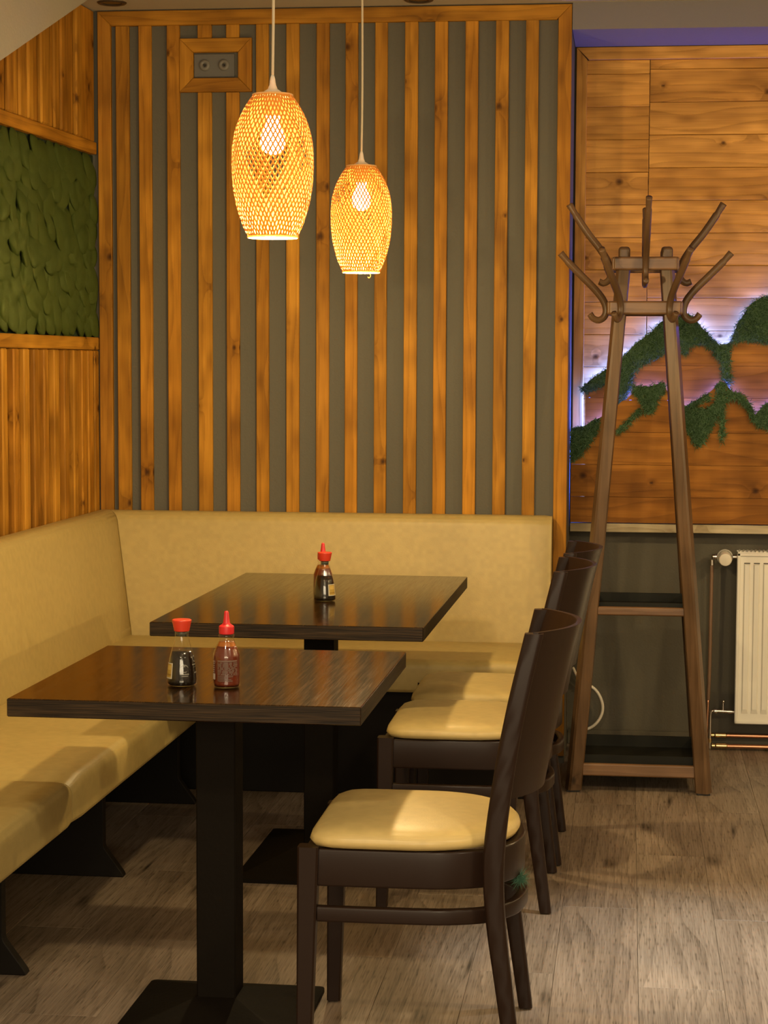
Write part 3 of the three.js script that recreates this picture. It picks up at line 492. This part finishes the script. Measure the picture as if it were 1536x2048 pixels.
  let bg = new THREE.BufferGeometry(); bg.setAttribute('position', new THREE.Float32BufferAttribute(bp, 3)); bg.setIndex(bi); bg.computeVertexNormals(); bg = toCreasedNormals(bg, 0.6);
  part('backrest', grainUV(bg, 'y'), chairWood, t);
  return t;
})();
function chairCopy(label, x, z, turn) { const c = chair0.clone(); c.name = numbered('dining_chair'); c.position.set(x, 0, z); c.rotation.y = turn; c.userData = { label, category: 'chair', group: 'dining chairs along the aisle' }; scene.add(c); return c; }
chairCopy('dark brown middle chair of the row, at the near end of the long table', 1.322, 1.785, 0);
chairCopy('dark brown chair furthest back in the row, its back before the coat stand', 1.332, 1.268, 0);

// ------------------------------------------------------------------ pendant lamps
function pendant(label, x, z, yTop, turn, power = LAMP_CD) {
  const t = thing('pendant_lamp', label, 'lamp', [x, yTop, z], turn, 'woven pendant lamps');
  const h = 0.312, R = 0.0905;
  const rad = (v) => { const q = (v - 0.47) / 0.53; return v < 0.47 ? R - (R - 0.043) * Math.pow(Math.abs((0.47 - v) / 0.47), 2.4) : R - (R - 0.0545) * Math.pow(Math.abs(q), 2.3); };   // v: 0 top, 1 bottom
  const shade = new THREE.Group(); shade.name = numbered('lamp_shade'); t.add(shade);
  const NS = 52, SEG = 30, twist = 1.9, pos = [], idx = [];
  for (const dir of [-1, 1]) for (let k = 0; k < NS; k++) {
    const jit = (hash(k, dir + 3, 71) - 0.5) * 0.035, wv = 0.0018 + 0.0004 * hash(k, dir + 5, 72), off = dir * 0.0005, base = pos.length / 3;
    for (let i = 0; i <= SEG; i++) {
      const v = i / SEG, a = k / NS * Math.PI * 2 + jit + dir * twist * (v - 0.5), r = rad(v) + off + 0.0006 * Math.sin(v * 95 + k * Math.PI), y = -v * h, da = wv / Math.max(0.04, rad(v));
      for (const [s, o] of [[-1, -0.0003], [1, -0.0003], [1, 0.0003], [-1, 0.0003]]) pos.push(Math.cos(a + s * da) * (r + o), y, Math.sin(a + s * da) * (r + o));
    }
    for (let i = 0; i < SEG; i++) for (let j = 0; j < 4; j++) { const p = base + i * 4 + j, q = base + i * 4 + (j + 1) % 4; idx.push(p, q, p + 4, q, q + 4, p + 4); }
  }
  const g = new THREE.BufferGeometry(); g.setAttribute('position', new THREE.Float32BufferAttribute(pos, 3)); g.setIndex(idx); g.computeVertexNormals();
  part('weave', g, bamboo, shade);
  part('bottom_rim', new THREE.TorusGeometry(0.0545, 0.0026, 8, 48).rotateX(Math.PI / 2), bambooRim, shade, [0, -h, 0]);
  part('top_rim', new THREE.TorusGeometry(0.0435, 0.0022, 8, 48).rotateX(Math.PI / 2), bambooRim, shade, [0, 0, 0]);
  part('spider', merge([cbox(0.086, 0.0025, 0.005, 0.0005, 'x'), cbox(0.005, 0.0025, 0.086, 0.0005, 'z')]), whitePlastic, shade, [0, -0.002, 0]);
  part('cord_cap', lathe([[0, 0.044], [0.0035, 0.043], [0.0055, 0.036], [0.0075, 0.022], [0.011, 0.013], [0.020, 0.007], [0.024, 0.004], [0.0245, 0.0015], [0, 0.0012]], 36), whitePlastic, t);
  part('cord', sweep([[0, 0.042, 0], [0.0015, 0.16, 0.001], [0.002, 0.3, 0.001], [0, H - yTop - 0.03, 0]], 0.0032, 10), cordMat, t);
  part('ceiling_rose', lathe([[0, -0.032], [0.01, -0.031], [0.045, -0.02], [0.05, 0], [0, 0]], 32), whitePlastic, t, [0, H - yTop, 0]);
  part('lamp_holder', lathe([[0, 0.001], [0.019, 0.001], [0.019, -0.045], [0.016, -0.052], [0, -0.052]], 28), whitePlastic, t);
  const bulbY = -0.098;
  part('bulb', lathe([[0.0, -0.033], [0.012, -0.031], [0.0225, -0.022], [0.0275, -0.008], [0.0275, 0.004], [0.023, 0.018], [0.016, 0.032], [0.0135, 0.045], [0, 0.045]], 28), std({ color: C(0.9, 0.85, 0.75), emissive: new THREE.Color(1, 0.86, 0.6), emissiveIntensity: 14 }), t, [0, bulbY, 0]);
  for (const [cd, y, r, nm] of [[BULB_CD, bulbY - 0.004, 1.1, 'pendant_bulb_light'], [power, -h - 0.024, 1.5, 'pendant_opening_light']]) { // the bulb, and what leaves the open foot of the shade
    const l = new THREE.PointLight(WARM, cd); l.name = nm; l.position.set(x, yTop + y, z); l.castShadow = true; l.shadow.radius = r; l.shadow.mapSize.set(2048, 2048); l.shadow.bias = -0.001; scene.add(l);
  }
  return t;
}
pendant('larger-looking woven bamboo pendant lamp above the near square table', 0.966, 2.79, 2.046, 0.3);
{ const t = pendant('smaller-looking woven bamboo pendant lamp further back, above the long table', 0.962, 1.28, 2.038, 1.1);
  part('loose_strand', sweep([[0.030, -0.312, 0.046], [0.033, -0.318, 0.047], [0.034, -0.326, 0.046], [0.030, -0.331, 0.045], [0.026, -0.328, 0.045]], 0.0013, 6), bambooRim, t, [0, 0, 0], [0, -1.1, 0]); }

pendant('unseen woven bamboo pendant lamp across the aisle, level with the near table', 3.55, 2.79, 2.046, 0.7, UNSEEN_RIGHT_CD);  // this pair is out of view, placed to light the right side
pendant('unseen woven bamboo pendant lamp across the aisle, level with the long table', 3.55, 1.28, 2.038, 1.9, UNSEEN_RIGHT_CD);

// ------------------------------------------------------------------ sauce bottles
function printed(w, h, draw) { const c = document.createElement('canvas'); c.width = w; c.height = h; const g = c.getContext('2d'); g.clearRect(0, 0, w, h); draw(g); const t = new THREE.CanvasTexture(c); t.colorSpace = THREE.SRGBColorSpace; return t; }
function wrap(r0, r1, y0, y1, a0, a1, off = 0.0006, n = 14) { // patch of a cone: angles from +z towards +x
  const pos = [], uv = [], idx = [];
  for (let i = 0; i <= n; i++) { const a = a0 + (a1 - a0) * i / n; for (const [r, y, v] of [[r0, y0, 0], [r1, y1, 1]]) { pos.push(Math.sin(a) * (r + off), y, Math.cos(a) * (r + off)); uv.push(i / n, v); } }
  for (let i = 0; i < n; i++) { const a = 2 * i; idx.push(a, a + 2, a + 1, a + 1, a + 2, a + 3); }
  const g = new THREE.BufferGeometry(); g.setAttribute('position', new THREE.Float32BufferAttribute(pos, 3)); g.setAttribute('uv', new THREE.Float32BufferAttribute(uv, 2)); g.setIndex(idx); g.computeVertexNormals(); return g;
}
const yellowLabel = std({ roughness: 0.6, map: printed(128, 200, g => { g.fillStyle = '#b9b09a'; g.fillRect(0, 0, 128, 200); g.fillStyle = '#a88a3a'; g.fillRect(14, 14, 100, 172); g.fillStyle = '#8d6c22'; g.fillRect(14, 140, 100, 22); g.fillStyle = '#c0a050'; g.fillRect(26, 30, 76, 60); }) });
const inkLabel = std({ roughness: 0.6, alphaTest: 0.5, map: printed(256, 256, g => { g.strokeStyle = '#77736a'; g.fillStyle = '#77736a'; g.lineWidth = 9; g.beginPath(); g.arc(70, 120, 34, 0, 7); g.stroke(); g.beginPath(); g.moveTo(70, 92); g.lineTo(92, 136); g.lineTo(50, 136); g.closePath(); g.stroke(); g.fillRect(32, 168, 80, 12); g.fillRect(44, 188, 58, 9); g.lineWidth = 11; g.beginPath(); for (let i = 0; i <= 6; i++) { const a = i * Math.PI / 3 + 0.5; g[i ? 'lineTo' : 'moveTo'](206 + 26 * Math.cos(a), 34 + 30 * Math.sin(a)); } g.stroke(); for (const [x, y, w] of [[160, 82, 92], [176, 108, 76], [160, 134, 92], [178, 160, 70]]) g.fillRect(x, y, w, 13); }) });
const chiliInk = std({ roughness: 0.6, alphaTest: 0.5, map: printed(256, 256, g => { g.fillStyle = '#6c5446'; g.fillRect(70, 8, 170, 16); let s = 7; const q = () => { s = (s * 16807) % 2147483647; return s / 2147483647; }; for (let y = 30; y < 150; y += 13) { let x = 70; while (x < 236) { const w = 10 + q() * 40; g.fillRect(x, y, Math.min(w, 240 - x), 9); x += w + 5 + q() * 8; } } g.fillRect(70, 160, 170, 5); for (let y = 172; y < 225; y += 15) { g.fillRect(70, y, 80 + q() * 80, 8); } g.fillStyle = '#b0a090'; g.fillRect(6, 150, 38, 62); for (let y = 20; y < 140; y += 22) g.fillRect(10, y, 26, 8); }) });
function soyBottle(label, at, turn) {
  const t = thing('soy_sauce_bottle', label, 'bottle', at, turn, 'soy sauce bottles on the tables');
  const out = [[0, 0.0012], [0.029, 0.0012], [0.0325, 0.004], [0.0332, 0.012], [0.0315, 0.035], [0.0275, 0.060], [0.0222, 0.080], [0.0172, 0.096], [0.0148, 0.108], [0.0150, 0.120], [0.0160, 0.123]];
  part('glass_body', lathe(out, 48), glass, t);
  const fill = 0.076, inn = out.filter(p => p[1] < fill).map(([r, y]) => [Math.max(0, r - 0.0011), y + 0.0016]); inn.push([0.0222, fill], [0, fill]);
  part('soy_sauce', lathe(inn, 40), soyLiquid, t);
  part('dispenser', lathe([[0, 0.109], [0.011, 0.109], [0.012, 0.121], [0, 0.121]], 24), std({ color: C(0.06, 0.06, 0.04), roughness: 0.4 }), t);
  part('cap', lathe([[0, 0.1195], [0.0158, 0.1195], [0.0168, 0.121], [0.0212, 0.142], [0.0212, 0.1445], [0.0195, 0.1455], [0, 0.1445]], 44), redCap, t);
  part('front_label', wrap(0.0327, 0.0290, 0.018, 0.052, -1.55, -0.62), yellowLabel, t);
  part('printed_ink', wrap(0.0333, 0.0253, 0.010, 0.068, -0.28, 1.75), inkLabel, t);
  return t;
}
function chiliBottle(label, at, turn) {
  const t = thing('chili_sauce_bottle', label, 'bottle', at, turn, 'chili sauce bottles on the tables');
  const out = [[0, 0.0012], [0.027, 0.0012], [0.0295, 0.004], [0.0300, 0.010], [0.0298, 0.058], [0.0302, 0.066], [0.0290, 0.074], [0.0235, 0.088], [0.0180, 0.100], [0.0152, 0.106], [0.0150, 0.110], [0.0172, 0.1115], [0.0172, 0.1145], [0.0150, 0.116]];
  part('bottle_body', lathe(out, 48), glass, t);
  part('chili_sauce', lathe([[0, 0.003], [0.0265, 0.003], [0.0282, 0.010], [0.0280, 0.058], [0.0284, 0.066], [0.0272, 0.073], [0.0226, 0.085], [0.0205, 0.0905], [0, 0.0905]], 44), chiliSauce, t);
  part('sauce_film', lathe([[0.0202, 0.0908], [0.0165, 0.099], [0.0152, 0.1005], [0, 0.1005]], 40), chiliTop, t);
  part('cap', lathe([[0, 0.1165], [0.0152, 0.1165], [0.0166, 0.118], [0.0166, 0.132], [0.0155, 0.1345], [0.0095, 0.138], [0.0078, 0.141], [0.0062, 0.152], [0.0050, 0.163], [0.0035, 0.1665], [0, 0.167]], 40), redCap2, t);
  part('printed_ink', wrap(0.0301, 0.0299, 0.010, 0.064, -1.25, 1.05), chiliInk, t);
  return t;
}
soyBottle('red-capped soy sauce bottle on the near square table, left of the chili sauce', [0.796, 0.75, 2.968], 0.12);
chiliBottle('chili sauce bottle with pointed red cap on the near square table', [0.897, 0.75, 2.976], 0.12);
soyBottle('soy sauce bottle in front on the far long table, hiding the chili sauce', [0.868, 0.75, 1.372], 2.05);
chiliBottle('chili sauce bottle behind the soy sauce on the far long table', [0.852, 0.75, 1.302], 1.2);

// ------------------------------------------------------------------ coat stand
{
  const cx = 1.8095, cz = 0.235, t = thing('coat_stand', 'brown wooden coat stand with curved hooks and two black trays, before the mountain panel', 'coat stand', [cx, 0, cz]);
  const bx = 0.2205, bz = 0.212, tx = 0.072, tz = 0.078, top = 1.845;
  const legX = (y) => bx + (tx - bx) * Math.min(1, y / 1.845), legZ = (y) => bz + (tz - bz) * Math.min(1, y / 1.845);
  for (const i of [-1, 1]) for (const j of [-1, 1]) {
    part('leg', post([i * bx, 0.006, j * bz], [i * tx, 1.815, j * tz], 0.048, 0.040, 0.048, 0.040, i * j * 0.35, 0.28), walnut, t);
    part('leg_knob', rbox(0.040, 0.046, 0.040, 0.012, 3), walnut, t, [i * tx, top - 0.012, j * tz]);
    part('foot_pad', cbox(0.044, 0.006, 0.044, 0.001), rubber, t, [i * bx, 0.003, j * bz]);
  }
  const rails = (name, y, h, d, extra, m) => { const x = legX(y), z = legZ(y); for (const j of [-1, 1]) part(name, rbox(2 * x + extra, h, d, 0.006, 2, 'x'), m, t, [0, y, j * z]); for (const i of [-1, 1]) part(name, rbox(d, h, 2 * z + extra, 0.006, 2, 'z'), m, t, [i * x, y, 0]); };
  rails('low_rail', 0.075, 0.043, 0.020, -0.042, walnutRail); rails('shelf_rail', 0.617, 0.030, 0.020, -0.040, walnutRail);
  // drip trays
  for (const [y, h, x, z] of [[0.100, 0.045, legX(0.1) - 0.018, legZ(0.1) - 0.016], [0.632, 0.035, legX(0.63) - 0.018, legZ(0.63) - 0.016]]) {
    const o = []; o.push(tr(cbox(2 * x, 0.004, 2 * z, 0.001), 0, 0.0, 0)); for (const s of [-1, 1]) { o.push(tr(cbox(2 * x, h, 0.004, 0.001), 0, h / 2 - 0.002, s * z)); o.push(tr(cbox(0.004, h, 2 * z, 0.001), s * x, h / 2 - 0.002, 0)); }
    part('tray', merge(o), trayBlack, t, [0, y - 0.02, 0]);
  }
  // two bentwood rings holding the hooks
  for (const [y, s] of [[1.798, 0.020], [1.648, 0.034]]) { const x = tx + s, z = tz + s * 0.8; for (const j of [-1, 1]) part('ring_rail', rbox(2 * x + 0.03, 0.046, 0.020, 0.008, 3, 'x'), walnutRail, t, [0, y, j * (z + 0.012)]); for (const i of [-1, 1]) part('ring_rail', rbox(0.020, 0.046, 2 * z + 0.02, 0.008, 3, 'z'), walnutRail, t, [i * (x + 0.012), y, 0]); }
  // S hooks: outline in (out, up), turned about the stand
  const low = [[0.163, 0.178], [0.135, 0.146], [0.088, 0.098], [0.040, 0.050], [0.012, 0.012], [0.004, -0.018], [0.010, -0.040], [0.028, -0.052], [0.048, -0.046], [0.060, -0.030]];
  const high = [[0.150, 0.212], [0.128, 0.176], [0.085, 0.112], [0.040, 0.055], [0.014, 0.012], [0.004, -0.026], [0.010, -0.048], [0.028, -0.060], [0.044, -0.054]];
  const hook = (shape, x, y, z, a, lean) => { const g = sweep(shape.map(([o, u]) => [o, u, 0]), q => 0.0115 * (q < 0.12 ? 0.82 + 1.2 * (0.12 - q) : 1 - 0.35 * Math.max(0, q - 0.6)), 10, 1.15); const m = part('hook', g, walnut, t, [x, y, z], [0, a, 0]); return m; };
  const rx = tx + 0.034 + 0.022, rz = tz + 0.027 + 0.022, ux = tx + 0.020 + 0.022, uz = tz + 0.016 + 0.022;
  for (const i of [-1, 1]) { hook(low, i * rx, 1.660, 0.02, i > 0 ? 0 : Math.PI); for (const j of [-1, 1]) hook(low, i * 0.080, 1.660, j * rz, -j * (Math.PI / 2 - i * 0.42)); hook(high, i * ux, 1.796, -0.02, i > 0 ? 0 : Math.PI); }
  for (const j of [-1, 1]) hook(high, 0.0, 1.796, j * uz, -j * Math.PI / 2 + (j > 0 ? 0.05 : 0.0));
}

// ------------------------------------------------------------------ radiator, pipes, cable
{
  const x0 = 2.170, x1 = 3.17, y0 = 0.112, y1 = 0.757, zf = -0.300, t = thing('radiator', 'white panel radiator with upright flutes on the dark wall at the right edge', 'radiator', [0, 0, 0]);
  const cx = (x0 + x1) / 2, w = x1 - x0, h = y1 - y0, cy = (y0 + y1) / 2;
  part('front_panel', rbox(w, h, 0.014, 0.005, 3), radiatorWhite, t, [cx, cy, zf - 0.010]);
  const fr = 0.013; part('rim', merge([tr(cbox(w, fr, 0.008, 0.003), cx, y1 - fr / 2, zf), tr(cbox(w, fr, 0.008, 0.003), cx, y0 + fr / 2, zf), tr(cbox(fr, h, 0.008, 0.003), x0 + fr / 2, cy, zf), tr(cbox(fr, h, 0.008, 0.003), x1 - fr / 2, cy, zf)]), radiatorWhite, t);
  const fl = hull([[-0.0125, 0.150, 0], [0.0125, 0.150, 0], [-0.0125, 0.716, 0], [0.0125, 0.716, 0], [-0.008, 0.168, 0.006], [0.008, 0.168, 0.006], [-0.008, 0.712, 0.006], [0.008, 0.712, 0.006]]), slot = cbox(0.022, 0.004, 0.004, 0.0005);
  for (let k = 0; k < 27; k++) { const f = part('flute', fl, radiatorWhite, t, [x0 + 0.037 + k * 0.0356, 0, zf - 0.003]); part('slot', slot, radiatorDark, f, [0, 0.7185, 0.0]); }
  part('back_panel', rbox(w - 0.02, h - 0.02, 0.012, 0.004, 2), radiatorWhite, t, [cx, cy, zf - 0.075]);
  const o = []; for (let k = 0; k < 66; k++) o.push(tr(cbox(0.007, 0.006, 0.07, 0.001), x0 + 0.012 + k * 0.015, y1 + 0.003, zf - 0.045)); for (const z of [-0.008, -0.045, -0.082]) o.push(tr(cbox(w - 0.004, 0.004, 0.006, 0.001), cx, y1 + 0.001, zf + z));
  part('top_grille', merge(o), radiatorWhite, t);
  part('bracket', cbox(0.03, 0.4, 0.034, 0.002), radiatorWhite, t, [x0 + 0.2, cy, zf - 0.098]); part('bracket', cbox(0.03, 0.4, 0.034, 0.002), radiatorWhite, t, [x1 - 0.2, cy, zf - 0.098]);
  const v = part('thermostat_valve', lathe([[0, 0.058], [0.021, 0.058], [0.0245, 0.054], [0.0255, 0.010], [0.029, 0.006], [0.029, 0], [0, 0]], 36).rotateX(Math.PI / 2).rotateX(0.12), whitePlastic, t, [2.126, 0.737, -0.352]);
  part('scale_ring', lathe([[0.0258, 0], [0.0300, 0.001], [0.0300, 0.012], [0.0258, 0.013]], 36).rotateX(Math.PI / 2), std({ color: C(0.45, 0.42, 0.36), roughness: 0.4 }), v, [0, 0, 0.004]);
  part('valve_body', merge([sweep([[2.078, 0.737, -0.352], [2.10, 0.737, -0.352], [2.14, 0.737, -0.352], [2.185, 0.737, -0.352]], 0.008, 12), tr(new THREE.CylinderGeometry(0.012, 0.012, 0.016, 6).rotateZ(Math.PI / 2), 2.098, 0.737, -0.352), tr(new THREE.CylinderGeometry(0.010, 0.010, 0.02, 6), 2.079, 0.715, -0.352)]), chrome, t);
  part('lockshield_valve', merge([sweep([[2.094, 0.150, -0.352], [2.12, 0.150, -0.352], [2.15, 0.149, -0.352], [2.18, 0.148, -0.352]], 0.0065, 12), tr(new THREE.CylinderGeometry(0.0095, 0.0095, 0.009, 6).rotateZ(Math.PI / 2), 2.102, 0.150, -0.352), tr(new THREE.CylinderGeometry(0.0085, 0.0085, 0.014, 6).rotateZ(Math.PI / 2), 2.155, 0.149, -0.352), tr(new THREE.CylinderGeometry(0.0035, 0.005, 0.03, 10), 2.130, 0.167, -0.352), tr(new THREE.SphereGeometry(0.0065, 12, 8), 2.131, 0.187, -0.352)]), chrome, t);
}
{
  const t = thing('heating_pipe', 'thin brown-painted riser pipe left of the radiator', 'pipe', [0, 0, 0]);
  part('riser', sweep([[2.079, 0.706, -0.352], [2.078, 0.5, -0.356], [2.077, 0.3, -0.358], [2.074, 0.19, -0.360]], 0.0068, 12), paintedPipe, t);
  part('riser_end', sweep([[2.074, 0.19, -0.360], [2.072, 0.10, -0.362], [2.070, 0.03, -0.362], [2.070, 0.002, -0.362]], 0.0052, 12), copper, t);
}
{
  const t = thing('heating_pipe', 'small pale pipe curving down from the lower radiator valve', 'pipe', [0, 0, 0]);
  part('bend', sweep([[2.094, 0.150, -0.352], [2.086, 0.148, -0.353], [2.0835, 0.135, -0.354], [2.083, 0.10, -0.354], [2.083, 0.052, -0.354], [2.083, 0.002, -0.354]], 0.0048, 12), chrome, t);
  part('coupling', new THREE.CylinderGeometry(0.0072, 0.0072, 0.014, 8), brass, t, [2.083, 0.036, -0.354]);
}
for (const [y, z, x, lab] of [[0.054, -0.372, 2.094, 'upper of the two copper pipes running below the radiator'], [0.017, -0.352, 2.096, 'lower of the two copper pipes, lying just above the floor']]) {
  const t = thing('copper_pipe', lab, 'pipe', [0, 0, 0]);
  part('tube', sweep([[x + 0.02, y, z], [2.5, y, z], [3.0, y, z], [4.45, y, z]], 0.0078, 14), copper, t);
  part('sleeve', sweep([[x + 0.008, y, z], [x + 0.03, y, z], [x + 0.052, y, z]], 0.0095, 14), brass, t);
  part('end_cap', new THREE.CylinderGeometry(0.0085, 0.0085, 0.011, 10).rotateZ(Math.PI / 2), brass, t, [x, y, z]);
}
{
  const t = thing('cable', 'loop of white cable hanging behind the coat stand', 'cable', [0, 0, 0]);
  part('sheath', sweep([[1.47 + 0.09, 0.30, -0.385], [1.585, 0.255, -0.385], [1.62, 0.236, -0.380], [1.652, 0.212, -0.378], [1.673, 0.172, -0.376], [1.676, 0.135, -0.376], [1.660, 0.096, -0.378], [1.630, 0.068, -0.382], [1.600, 0.060, -0.386], [1.565, 0.072, -0.39]], 0.0058, 10), whitePlastic, t);
}
{
  const t = thing('green_tuft', 'tiny tuft of green fibres between the rear legs of the nearest chair', 'moss', [1.545, 0.372, 3.07]);  // small green patch, built as a fuzzy tuft
  part('fibres', (() => { const pos = []; for (let i = 0; i < 420; i++) { const d = V(rr(-1, 1), rr(-1, 1), rr(-1, 1)).normalize(), L = rr(0.008, 0.032), a = V(rr(-0.006, 0.006), rr(-0.006, 0.006), rr(-0.006, 0.006)), e = a.clone().addScaledVector(d, L), s = V(rr(-1, 1), rr(-1, 1), rr(-1, 1)).normalize().multiplyScalar(0.0006), u = d.clone().cross(s).setLength(0.0006); for (const q of [a.clone().add(s), a.clone().add(u), e, a.clone().add(u), a.clone().sub(s), e, a.clone().sub(s), a.clone().add(s), e]) pos.push(q.x, q.y, q.z); } const g = new THREE.BufferGeometry(); g.setAttribute('position', new THREE.Float32BufferAttribute(pos, 3)); g.computeVertexNormals(); return g; })(), std({ color: C(0.06, 0.16, 0.10), roughness: 0.9, side: THREE.DoubleSide }), t).userData.kind = 'stuff';
}
renderer.render(scene, camera);
